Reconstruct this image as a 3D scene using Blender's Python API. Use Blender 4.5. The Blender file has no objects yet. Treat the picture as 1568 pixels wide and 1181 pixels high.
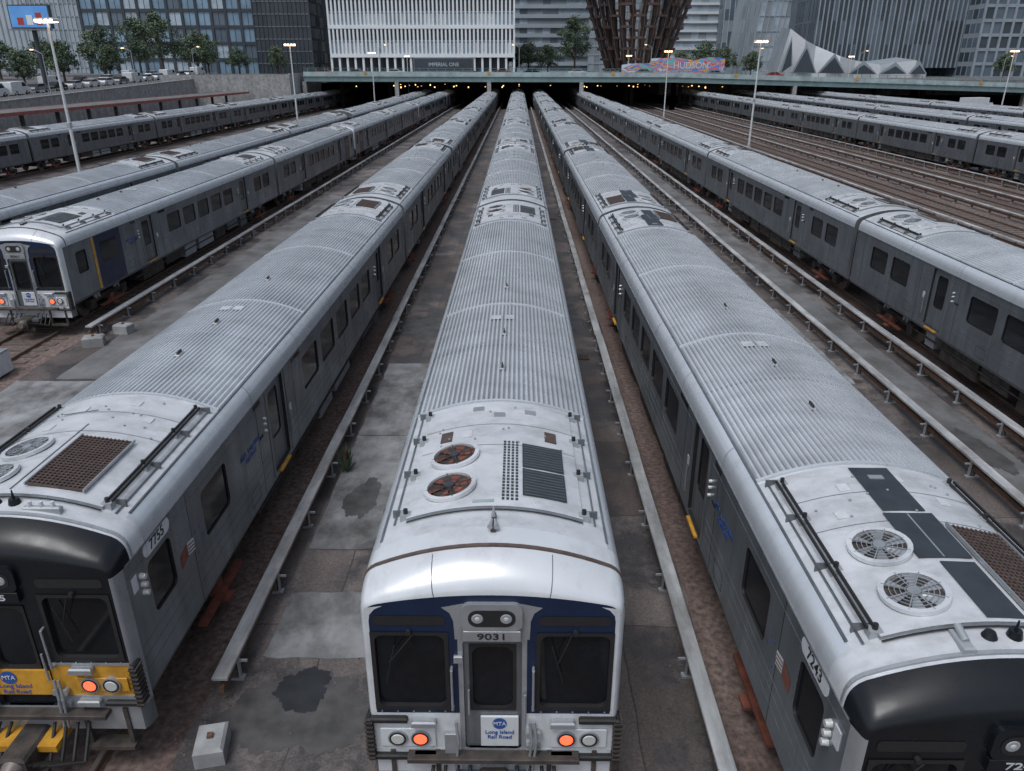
import bpy, math, random
from mathutils import Matrix, Vector
random.seed(7)
scene=bpy.context.scene
COL=scene.collection
# ------------------------------------------------------------------ materials
def mat(name,col,rough=.5,metal=0.,var=.12,scale=2.5,stretch=(1,1,1),bump=0.,col2=None,emit=None,estr=0,spec=.5,detail=5,rv=.08,lo=.3,hi=.7,coat=0,grime=None):
    m=bpy.data.materials.new(name); m.use_nodes=True
    nt=m.node_tree; n=nt.nodes; l=nt.links
    b=n['Principled BSDF']
    b.inputs['Roughness'].default_value=rough; b.inputs['Metallic'].default_value=metal
    b.inputs['Specular IOR Level'].default_value=spec
    if coat: b.inputs['Coat Weight'].default_value=coat; b.inputs['Coat Roughness'].default_value=.08
    c1=tuple(max(0,c*(1-var)) for c in col)+(1,)
    c2=(tuple(col2) if col2 else tuple(min(1,c*(1+var)) for c in col))+(1,)
    tc=n.new('ShaderNodeTexCoord'); oi=n.new('ShaderNodeObjectInfo')
    ml=n.new('ShaderNodeMath'); ml.operation='MULTIPLY'; ml.inputs[1].default_value=37.
    l.new(oi.outputs['Random'],ml.inputs[0])
    va=n.new('ShaderNodeVectorMath'); va.operation='ADD'
    l.new(tc.outputs['Object'],va.inputs[0]); l.new(ml.outputs[0],va.inputs[1])
    mp=n.new('ShaderNodeMapping'); mp.inputs['Scale'].default_value=stretch
    l.new(va.outputs[0],mp.inputs[0])
    no=n.new('ShaderNodeTexNoise'); no.inputs['Scale'].default_value=scale; no.inputs['Detail'].default_value=detail; no.inputs['Roughness'].default_value=.6
    l.new(mp.outputs[0],no.inputs['Vector'])
    mr=n.new('ShaderNodeMapRange'); mr.inputs['From Min'].default_value=lo; mr.inputs['From Max'].default_value=hi
    l.new(no.outputs['Fac'],mr.inputs['Value'])
    mx=n.new('ShaderNodeMix'); mx.data_type='RGBA'
    mx.inputs[6].default_value=c1; mx.inputs[7].default_value=c2
    l.new(mr.outputs[0],mx.inputs[0]); l.new(mx.outputs[2],b.inputs['Base Color'])
    r2=n.new('ShaderNodeMapRange'); r2.inputs['To Min'].default_value=rough+rv; r2.inputs['To Max'].default_value=max(.02,rough-rv)
    l.new(mr.outputs[0],r2.inputs['Value']); l.new(r2.outputs[0],b.inputs['Roughness'])
    if grime: # (scale, stretch, amount, tint, lo, hi)
        gs,gst,ga,gt,gl,gh=grime
        m2=n.new('ShaderNodeMapping'); m2.inputs['Scale'].default_value=gst; l.new(va.outputs[0],m2.inputs[0])
        n2=n.new('ShaderNodeTexNoise'); n2.inputs['Scale'].default_value=gs; n2.inputs['Detail'].default_value=8; n2.inputs['Roughness'].default_value=.68
        l.new(m2.outputs[0],n2.inputs['Vector'])
        r3=n.new('ShaderNodeMapRange'); r3.inputs['From Min'].default_value=gl; r3.inputs['From Max'].default_value=gh; r3.inputs['To Max'].default_value=ga
        l.new(n2.outputs['Fac'],r3.inputs['Value'])
        mg=n.new('ShaderNodeMix'); mg.data_type='RGBA'; mg.blend_type='MULTIPLY'; mg.inputs[7].default_value=tuple(gt)+(1,)
        l.new(r3.outputs[0],mg.inputs[0]); l.new(mx.outputs[2],mg.inputs[6]); l.new(mg.outputs[2],b.inputs['Base Color'])
    if bump:
        bp=n.new('ShaderNodeBump'); bp.inputs['Strength'].default_value=bump; bp.inputs['Distance'].default_value=.02
        l.new(no.outputs['Fac'],bp.inputs['Height']); l.new(bp.outputs[0],b.inputs['Normal'])
    if emit:
        b.inputs['Emission Color'].default_value=tuple(emit)+(1,); b.inputs['Emission Strength'].default_value=estr
    return m
SG=(1.3,(2.2,2.2,.35),.8,(.52,.51,.49),.42,.72)
RG=(.9,(.6,1.6,1),.6,(.62,.63,.64),.45,.72)
steel=mat('stainless_side',(.215,.24,.265),.32,.62,.14,1.6,(3,.5,.5),0,grime=SG)
steel_d=mat('stainless_dull',(.165,.18,.195),.45,.4,.15,2,(3,3,.5),grime=SG)
eave=mat('eave_steel',(.60,.64,.68),.27,.42,.08,1.2,(1,.4,1),grime=(2,(1,1.5,1),.45,(.6,.6,.6),.48,.75))
rib=mat('ribbed_roof',(.55,.585,.615),.30,.4,.14,.9,(1,.35,1),col2=(.69,.725,.76),grime=RG)
ribg=mat('ribbed_roof_groove_shade',(.22,.24,.26),.5,.25,.2,.9,(1,.35,1),grime=RG)  # darker groove colour paints in rib shading contrast, along with collected grime
roofs=mat('roof_smooth',(.55,.58,.61),.34,.25,.10,1.5,col2=(.67,.695,.72),bump=.03,grime=(1.6,(1,1.6,1),.8,(.60,.58,.56),.46,.72))
capw=mat('cap_white',(.60,.63,.66),.22,.25,.06,1.5,grime=(2.2,(1,.6,1),.6,(.66,.64,.62),.5,.75))
white=mat('white_paint',(.55,.575,.60),.36,.08,.08,2.5,grime=(5,(1,1,.4),.6,(.6,.58,.55),.48,.75))
silver=mat('silver_paint',(.36,.385,.41),.32,.5,.08,3,grime=(5,(1,1,.5),.6,(.6,.58,.55),.45,.75))
navy=mat('navy_paint',(.008,.018,.048),.34,0,.15,3,spec=.35,coat=.12)
blackp=mat('black_paint',(.007,.009,.012),.30,0,.2,3,spec=.32,coat=.05)
yellow=mat('yellow_paint',(.52,.27,.03),.45,0,.2,4,grime=(4,(1,1,.5),.7,(.5,.42,.35),.45,.7))
blue=mat('logo_blue',(.025,.075,.28),.4,0,.05)
rubber=mat('rubber_black',(.013,.013,.014),.6,0,.2,6)
under=mat('underframe_grime',(.04,.038,.037),.7,.2,.4,5,col2=(.085,.07,.06))
rust=mat('rust_plank',(.17,.055,.035),.75,0,.35,5)
brown=mat('brown_grille',(.085,.06,.052),.6,.2,.3,8)
redf=mat('fan_red',(.17,.055,.04),.5,0,.4,6)
dpanel=mat('dark_roof_panel',(.030,.038,.046),.4,.1,.2,3)
glass=mat('window_glass',(.008,.010,.013),.06,0,.2,1.5,spec=.32,rv=.02)
lensw=mat('lamp_lens',(.6,.62,.6),.15,.3,.05)
lampr=mat('lamp_red',(.5,.05,.03),.3,0,.05,emit=(1,.10,.04),estr=2.2)
lampw=mat('lamp_warm',(.8,.6,.4),.3,0,.05,emit=(1,.62,.32),estr=12)
lamps=mat('tunnel_lamp',(.8,.5,.2),.3,0,.05,emit=(1,.6,.22),estr=3.)
galv=mat('galvanised',(.33,.35,.37),.5,.3,.15,3)
board=mat('third_rail_board',(.30,.315,.33),.7,0,.35,1.5,(2,.3,2),col2=(.46,.475,.485),bump=.1,grime=(1.5,(1,.6,1),.8,(.45,.41,.38),.45,.7))
railst=mat('rail_steel',(.24,.21,.19),.4,.6,.3,3)
railr=mat('rail_rust',(.13,.075,.05),.8,.1,.3,6)
tie=mat('sleeper_wood',(.10,.082,.073),.85,0,.3,4)
conc=mat('concrete',(.27,.28,.285),.85,0,.25,1.6,bump=.2,col2=(.37,.38,.385),grime=(.8,(1,1,.4),.8,(.55,.52,.5),.42,.7))
concd=mat('concrete_dark',(.14,.143,.147),.85,0,.3,.8,bump=.15,grime=(.7,(1,.5,1),.9,(.5,.46,.44),.42,.65))
slabm=mat('slab_concrete',(.20,.207,.215),.82,0,.22,1.3,bump=.15,col2=(.31,.32,.33),grime=(.9,(1,.7,1),1,(.38,.36,.35),.42,.64),detail=9)
wet=mat('wet_asphalt',(.026,.028,.032),.38,0,.3,2,spec=.4)
ballast=mat('ballast_brown',(.10,.074,.066),.95,0,.35,9,bump=.5,col2=(.23,.172,.152),detail=8,grime=(.5,(1,.25,1),.9,(.5,.43,.42),.42,.65))
green=mat('bridge_green',(.15,.225,.235),.6,.1,.15,.6)
greenl=mat('bridge_parapet',(.30,.38,.39),.7,0,.15,.6,grime=(.6,(1,1,.3),.7,(.55,.55,.55),.45,.7))
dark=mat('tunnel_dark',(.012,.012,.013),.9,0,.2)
road=mat('road_asphalt',(.10,.10,.105),.85,0,.2,1)
redm=mat('canopy_red',(.26,.08,.07),.6,0,.2,1)
def ground_mat():
    m=mat('yard_ground',(.092,.082,.078),.85,0,.3,.55,(1,.35,1),bump=0,col2=(.195,.166,.154),detail=9)
    nt=m.node_tree;n=nt.nodes;l=nt.links;b=n['Principled BSDF']
    prev=[x for x in n if x.type=='MIX'][0]
    tc=n.new('ShaderNodeTexCoord')
    br=n.new('ShaderNodeTexBrick'); br.offset=0
    mp=n.new('ShaderNodeMapping'); mp.inputs['Location'].default_value=(-1.9,0,0)
    nw=n.new('ShaderNodeTexNoise'); nw.inputs['Scale'].default_value=1.5; nw.inputs['Detail'].default_value=4
    l.new(tc.outputs['Object'],nw.inputs['Vector'])
    sc_=n.new('ShaderNodeVectorMath'); sc_.operation='SCALE'; sc_.inputs['Scale'].default_value=.12
    l.new(nw.outputs['Color'],sc_.inputs[0])
    ad=n.new('ShaderNodeVectorMath'); ad.operation='ADD'; l.new(tc.outputs['Object'],ad.inputs[0]); l.new(sc_.outputs[0],ad.inputs[1])
    l.new(ad.outputs[0],mp.inputs[0]); l.new(mp.outputs[0],br.inputs['Vector'])
    br.inputs['Scale'].default_value=1; br.inputs['Brick Width'].default_value=2.6; br.inputs['Row Height'].default_value=3.6
    br.inputs['Mortar Size'].default_value=.018; br.inputs['Mortar Smooth'].default_value=.5
    br.inputs['Color1'].default_value=(1.25,1.27,1.32,1); br.inputs['Color2'].default_value=(.66,.62,.61,1); br.inputs['Mortar'].default_value=(.35,.33,.32,1)
    mu=n.new('ShaderNodeMix'); mu.data_type='RGBA'; mu.blend_type='MULTIPLY'; mu.inputs[0].default_value=.85
    l.new(prev.outputs[2],mu.inputs[6]); l.new(br.outputs['Color'],mu.inputs[7])
    n2=n.new('ShaderNodeTexNoise'); n2.inputs['Scale'].default_value=.42; n2.inputs['Detail'].default_value=9; n2.inputs['Roughness'].default_value=.72
    l.new(tc.outputs['Object'],n2.inputs['Vector'])
    mr=n.new('ShaderNodeMapRange'); mr.inputs['From Min'].default_value=.46; mr.inputs['From Max'].default_value=.56
    l.new(n2.outputs['Fac'],mr.inputs['Value'])
    mm=n.new('ShaderNodeMath'); mm.operation='MULTIPLY'; mm.inputs[1].default_value=.8; l.new(mr.outputs[0],mm.inputs[0])
    m3=n.new('ShaderNodeMix'); m3.data_type='RGBA'; m3.inputs[7].default_value=(.042,.041,.043,1)
    l.new(mm.outputs[0],m3.inputs[0]); l.new(mu.outputs[2],m3.inputs[6])
    n4=n.new('ShaderNodeTexNoise'); n4.inputs['Scale'].default_value=26; n4.inputs['Detail'].default_value=6; n4.inputs['Roughness'].default_value=.75
    l.new(tc.outputs['Object'],n4.inputs['Vector'])
    r4=n.new('ShaderNodeMapRange'); r4.inputs['From Min'].default_value=.3; r4.inputs['From Max'].default_value=.7; r4.inputs['To Min'].default_value=.55; r4.inputs['To Max'].default_value=1.45
    l.new(n4.outputs['Fac'],r4.inputs['Value'])
    m5=n.new('ShaderNodeMix'); m5.data_type='RGBA'; m5.blend_type='MULTIPLY'; m5.inputs[0].default_value=1
    l.new(m3.outputs[2],m5.inputs[6]); l.new(r4.outputs[0],m5.inputs[7])
    l.new(m5.outputs[2],b.inputs['Base Color'])
    r6=n.new('ShaderNodeMapRange'); r6.inputs['To Min'].default_value=.88; r6.inputs['To Max'].default_value=.38; l.new(mr.outputs[0],r6.inputs['Value']); l.new(r6.outputs[0],b.inputs['Roughness'])
    bp=n.new('ShaderNodeBump'); bp.inputs['Strength'].default_value=.35; bp.inputs['Distance'].default_value=.02
    l.new(n4.outputs['Fac'],bp.inputs['Height']); l.new(bp.outputs[0],b.inputs['Normal'])
    return m
groundm=ground_mat()
# ------------------------------------------------------------------ mesh builder
class MB:
    def __init__(s): s.v=[];s.f=[];s.m=[];s.s=[];s.mats=[];s.M=Matrix.Identity(4)
    def mi(s,m):
        if m not in s.mats: s.mats.append(m)
        return s.mats.index(m)
    def add(s,pts,faces,m,smooth=False):
        o=len(s.v); M=s.M
        for p in pts: s.v.append(tuple(M@Vector(p)))
        i=s.mi(m)
        for f in faces: s.f.append([o+k for k in f]); s.m.append(i); s.s.append(smooth)
    def poly(s,pts,m): s.add(pts,[list(range(len(pts)))],m)
    def box(s,x0,x1,y0,y1,z0,z1,m):
        s.add([(x0,y0,z0),(x1,y0,z0),(x1,y1,z0),(x0,y1,z0),(x0,y0,z1),(x1,y0,z1),(x1,y1,z1),(x0,y1,z1)],
              [(0,3,2,1),(4,5,6,7),(0,1,5,4),(1,2,6,5),(2,3,7,6),(3,0,4,7)],m)
    def bbox(s,x0,x1,y0,y1,z0,z1,m,b=.02):
        s.add([(x0,y0,z0),(x1,y0,z0),(x1,y1,z0),(x0,y1,z0),(x0,y0,z1-b),(x1,y0,z1-b),(x1,y1,z1-b),(x0,y1,z1-b),
               (x0+b,y0+b,z1),(x1-b,y0+b,z1),(x1-b,y1-b,z1),(x0+b,y1-b,z1)],
              [(0,3,2,1),(0,1,5,4),(1,2,6,5),(2,3,7,6),(3,0,4,7),(4,5,9,8),(5,6,10,9),(6,7,11,10),(7,4,8,11),(8,9,10,11)],m)
    def cyl(s,a,b,r0,r1,m,seg=12,caps=True):
        a=Vector(a);b=Vector(b);d=(b-a).normalized()
        up=Vector((0,0,1)) if abs(d.z)<.9 else Vector((1,0,0))
        u=d.cross(up).normalized(); w=d.cross(u)
        P=[]
        for c,r in ((a,r0),(b,r1)):
            for i in range(seg):
                t=2*math.pi*i/seg; P.append(tuple(c+u*math.cos(t)*r+w*math.sin(t)*r))
        s.add(P,[(i,(i+1)%seg,seg+(i+1)%seg,seg+i) for i in range(seg)],m,True)
        if caps:
            s.add(P[:seg],[list(range(seg))],m); s.add(P[seg:],[list(range(seg))],m)
    def ring(s,r0,r1,z,h,m,seg=24):
        P=[]
        for rr,zz in ((r0,z),(r0,z+h),(r1,z+h),(r1,z)):
            for i in range(seg):
                t=2*math.pi*i/seg; P.append((rr*math.cos(t),rr*math.sin(t),zz))
        F=[]
        for k in range(3):
            for i in range(seg): F.append((k*seg+i,k*seg+(i+1)%seg,(k+1)*seg+(i+1)%seg,(k+1)*seg+i))
        s.add(P,F,m)
    def disc(s,r,z,m,seg=24): s.poly([(r*math.cos(2*math.pi*i/seg),r*math.sin(2*math.pi*i/seg),z) for i in range(seg)],m)
    def grid(s,secs,m,smooth=True):
        n=len(secs[0]);P=[p for q in secs for p in q];F=[]
        for a in range(len(secs)-1):
            for i in range(n-1): F.append((a*n+i,a*n+i+1,(a+1)*n+i+1,(a+1)*n+i))
        s.add(P,F,m,smooth)
    def panel(s,mp,cell,hole,r,depth,mc,mr,mg,k=4):
        u0,u1,w0,w1=cell;a0,a1,b0,b1=hole
        oc=[(u0,w0),(u1,w0),(u1,w1),(u0,w1)]
        cc=[(a0+r,b0+r,180),(a1-r,b0+r,270),(a1-r,b1-r,0),(a0+r,b1-r,90)]
        arcs=[[(cx+r*math.cos(math.radians(st+90*j/k)),cy+r*math.sin(math.radians(st+90*j/k))) for j in range(k+1)] for cx,cy,st in cc]
        P=[mp(u,w,0) for u,w in oc]; idx=[]
        for a in arcs:
            idx.append([len(P)+j for j in range(k+1)]); P+= [mp(u,w,0) for u,w in a]
        F=[]
        for i in range(4):
            for j in range(k): F.append((i,idx[i][j],idx[i][j+1]))
            F.append((i,idx[i][k],idx[(i+1)%4][0],(i+1)%4))
        s.add(P,F,mc)
        flat=[p for a in arcs for p in a]; n=len(flat)
        R=[mp(u,w,0) for u,w in flat]+[mp(u,w,depth) for u,w in flat]
        s.add(R,[(i,(i+1)%n,n+(i+1)%n,n+i) for i in range(n)],mr)
        if mg: s.add([mp(u,w,depth) for u,w in flat],[list(range(n))],mg)
    def rrect(s,mp,a0,a1,b0,b1,r,d,m,k=4,th=None):
        cc=[(a0+r,b0+r,180),(a1-r,b0+r,270),(a1-r,b1-r,0),(a0+r,b1-r,90)]
        fl=[(cx+r*math.cos(math.radians(st+90*j/k)),cy+r*math.sin(math.radians(st+90*j/k))) for cx,cy,st in cc for j in range(k+1)]
        n=len(fl); s.add([mp(u,w,d) for u,w in fl],[list(range(n))],m)
        if th is not None: s.add([mp(u,w,d) for u,w in fl]+[mp(u,w,th) for u,w in fl],[(i,(i+1)%n,n+(i+1)%n,n+i) for i in range(n)],m)
    def mesh(s,name):
        me=bpy.data.meshes.new(name); me.from_pydata(s.v,[],s.f)
        for m in s.mats: me.materials.append(m)
        me.polygons.foreach_set('material_index',s.m); me.polygons.foreach_set('use_smooth',s.s)
        me.update(); return me
    def obj(s,name,parent=None,loc=(0,0,0),rot=(0,0,0)):
        return link(name,s.mesh(name),parent,loc,rot)
def link(name,data,parent=None,loc=(0,0,0),rot=(0,0,0),sc=None):
    o=bpy.data.objects.new(name,data); COL.objects.link(o); o.location=loc; o.rotation_euler=rot
    if sc: o.scale=sc
    if parent: o.parent=parent
    return o
def text(body,size,loc,rot,m,parent,name,align='CENTER',ext=.002,sx=1):
    c=bpy.data.curves.new(name,'FONT'); c.body=body; c.size=size; c.align_x=align; c.align_y='CENTER'; c.extrude=ext; c.offset=size*.012
    c.materials.append(m); o=link(name,c,parent,loc,rot); o.scale=(sx,1,1); return o
R90=math.radians(90)
# ------------------------------------------------------------------ railcar
L=25.6
XR=1.43
def rz(x): return 3.53+.32*(1-(x/XR)**2)
def slope(x): return -.64*x/(XR*XR)
EV=[(1.6,3.13),(1.597,3.22),(1.588,3.30),(1.57,3.37),(1.54,3.43),(1.495,3.485),(XR,3.53)]
def smoothprof(off=0,n=16,xm=XR):
    return [(-xm+2*xm*i/n, rz(-xm+2*xm*i/n)+off) for i in range(n+1)]
NR=33
def ribgrids(mb,a,b):
    p=2*XR/NR;h=.03
    for i in range(NR):
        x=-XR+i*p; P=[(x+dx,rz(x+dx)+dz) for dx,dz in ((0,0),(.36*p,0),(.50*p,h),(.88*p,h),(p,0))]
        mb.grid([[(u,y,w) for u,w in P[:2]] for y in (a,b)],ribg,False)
        mb.grid([[(u,y,w) for u,w in P[1:]] for y in (a,b)],rib,False)
def roofframe(x,y,dz=.055):
    return Matrix.Translation((x,y,rz(x)+dz))@Matrix.Rotation(-math.atan(slope(x)),4,'Y')
def fan(mb,r,style):
    mb.disc(r,.005,under)
    mb.ring(r-.03,r+.03,0,.05,roofs)
    for i in range(6):
        a=i*math.pi/3
        c,s=math.cos(a),math.sin(a);c2,s2=math.cos(a+.5),math.sin(a+.5)
        mb.poly([(.06*c,.06*s,.012),(r*.9*c,r*.9*s,.01),(r*.9*c2,r*.9*s2,.03),(.06*c2,.06*s2,.03)],redf if style=='navy' else galv)
    mb.cyl((0,0,.01),(0,0,.055),.08,.07,silver if style!='navy' else dpanel,12)
    gm=under if style=='navy' else silver
    for k in ((2,4) if style=='navy' else range(1,6)): rr=r*k/6.2+.03; mb.ring(rr,rr+.008,.04,.008,gm,20)
    for i in range(8 if style!='navy' else 4):
        a=i*math.pi/(4 if style!='navy' else 2)+.2; mb.M,o=mb.M@Matrix.Rotation(a,4,'Z'),mb.M
        mb.box(.07,r,-.006,.006,.04,.05,gm); mb.M=o
def ac(mb,base,style,darkp=False):
    y0,y1=1.2,4.45;xs=[-1.15+2.3*i/14 for i in range(15)]
    mb.M=base
    mb.grid([[(x,y,rz(x)+.05) for x in xs] for y in (y0,y1)],roofs)
    for y in (y0,y1): mb.grid([[(x,y,rz(x)-.02) for x in xs],[(x,y,rz(x)+.05) for x in xs]],silver)
    for x in (-1.15,1.15): mb.grid([[(x,y0,rz(x)-.03),(x,y1,rz(x)-.03)],[(x,y0,rz(x)+.05),(x,y1,rz(x)+.05)]],silver)
    mb.grid([[(x,y0-.05,rz(x)+.02) for x in xs],[(x,y0-.02,rz(x)+.02) for x in xs]],rubber)
    for yy in ((2.9,3.6) if style=='navy' else (3.05,3.75)): mb.grid([[(x,yy,rz(x)+.0535) for x in xs],[(x,yy+.012,rz(x)+.0535) for x in xs]],steel_d)
    zz=rz(1.17)
    for x in (-1.17,1.17):
        if style!='navy':
            for q in (0,.075): mb.box(x-.02+q*(1 if x>0 else -1),x+.005+q*(1 if x>0 else -1),y0+.1,y1-.15,zz+.07,zz+.105,rubber)
        for yy in (y0+.1,y0+1.15,y0+2.2,y1-.15):
            mb.box(x-.07,x+.07,yy-.06,yy+.06,zz-.02,zz+.075,galv)
            mb.cyl((x,yy,zz+.05),(x,yy,zz+.14),.03,.03,rubber,8)
            mb.box(min(x,x*1.16),max(x,x*1.16),yy+.1,yy+.13,zz-.08,zz+.04,steel_d)
        mb.box(x*1.12-.012,x*1.12+.012,y0,y1,rz(1.31)-.02,rz(1.31)+.02,steel)
    def at(x,y,dz=.052): mb.M=base@roofframe(x,y,dz)
    if style=='navy':
        for yy in (1.75,2.62): at(-.62,yy); fan(mb,.34,style)
        for xx in (-.8,.8):
            at(xx,3.3); mb.box(-.09,.09,-.16,.16,0,.012,brown)
        at(-.48,3.3); mb.box(-.07,.07,-.1,.1,0,.01,white)
        at(.2,2.2); 
        for c in range(4):
            for k in range(20): mb.box(-.11+c*.06,-.075+c*.06,-.85+k*.085,-.8+k*.085,0,.006,dpanel)
        at(.66,2.2)
        mb.box(-.3,.3,-.72,-.02,0,.012,dpanel); mb.box(-.3,.3,.04,.74,0,.012,dpanel)
        for k in range(9): mb.box(-.28,.28,-.70+k*.075,-.69+k*.075,.012,.02,steel_d); mb.box(-.28,.28,.07+k*.075,.08+k*.075,.012,.02,steel_d)
        at(-.15,1.32); mb.box(-.14,.14,-.03,.03,0,.006,greenl)
        for xx,yy in ((0,3.95),(-.35,4.2),(.5,4.1)): at(xx,yy); mb.box(-.09,.09,-.07,.07,0,.01,silver)
        mb.M=base
    else:
        fx=-.62 if not darkp else -.6
        for yy in (1.7,2.55): at(fx,yy); fan(mb,.33,style)
        at(.72,2.15) if darkp else at(.45,2.1)
        w=.33 if darkp else .38; hl=.8 if darkp else .72
        mb.box(-w,w,-hl,hl,0,.01,under)
        for k in range(22): mb.box(-w,w,-hl+k*hl*2/21.6,-hl+.025+k*hl*2/21.6,.01,.03,brown)
        for k in range(int(w*2/.06)): mb.box(-w+k*.06,-w+.015+k*.06,-hl,hl,.01,.034,brown)
        for q in (-w-.02,w): mb.box(q,q+.02,-hl-.02,hl+.02,0,.045,silver)
        if darkp:
            at(.12,1.75); mb.box(-.2,.2,-.5,.45,0,.008,dpanel)
            at(0.02,2.75); mb.box(-.3,.32,-.48,.46,0,.008,dpanel); mb.box(-.01,.01,-.46,.44,.008,.012,silver)
            at(0.02,3.85); mb.box(-.27,.27,-.58,.52,0,.008,dpanel); mb.box(-.1,.1,.2,.3,.008,.02,silver)
        else:
            at(-.1,2.3); mb.box(-.008,.008,-1,1,0,.008,steel_d)
            at(-.5,3.8); mb.box(-.3,.3,-.01,.01,0,.008,steel_d)
        for xx,yy in ((-.75,3.3),(-.5,3.9),(.7,3.6),(.3,4.1)):
            at(xx,yy); mb.box(-.07,.07,-.09,.09,0,.012,white)
    for k in range(12):
        xx=random.uniform(-1,1); at(xx,random.uniform(2.9,4.3)); mb.cyl((0,0,0),(0,0,.02),.018,.018,galv,6)
    mb.M=Matrix.Identity(4)
def truck(mb,yc):
    for sx in (-1,1):
        for dy in (-1.25,1.25):
            mb.cyl((sx*.66,yc+dy,.46),(sx*.80,yc+dy,.46),.46,.46,railst,20)
            mb.cyl((sx*.86,yc+dy,.46),(sx*1.16,yc+dy,.46),.15,.13,under,12)
            mb.box(min(sx*.98,sx*1.2),max(sx*.98,sx*1.2),yc+dy-.2,yc+dy+.2,.3,.66,under)
            for q in (-.12,.12): mb.cyl((sx*1.1,yc+dy*.62+q,.62),(sx*1.1,yc+dy*.62+q,.95),.09,.09,galv,8)
        mb.box(min(sx*1.0,sx*1.16),max(sx*1.0,sx*1.16),yc-1.5,yc+1.5,.5,.68,under)
        mb.box(min(sx*1.25,sx*1.40),max(sx*1.25,sx*1.40),yc-.9,yc+.9,.30,.36,rust)
        mb.box(min(sx*1.2,sx*1.50),max(sx*1.2,sx*1.50),yc-.14,yc+.14,.2,.25,rust)
        mb.box(min(sx*1.15,sx*1.32),max(sx*1.15,sx*1.32),yc-.12,yc+.12,.3,.6,rust)
        mb.cyl((sx*1.25,yc-.5,.5),(sx*1.3,yc+.6,.75),.025,.025,rubber,6)
    for dy in (-1.25,1.25): mb.cyl((-.66,yc+dy,.46),(.66,yc+dy,.46),.09,.09,under,8)
    mb.box(-.9,.9,yc-.4,yc+.4,.45,.85,under)
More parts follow.
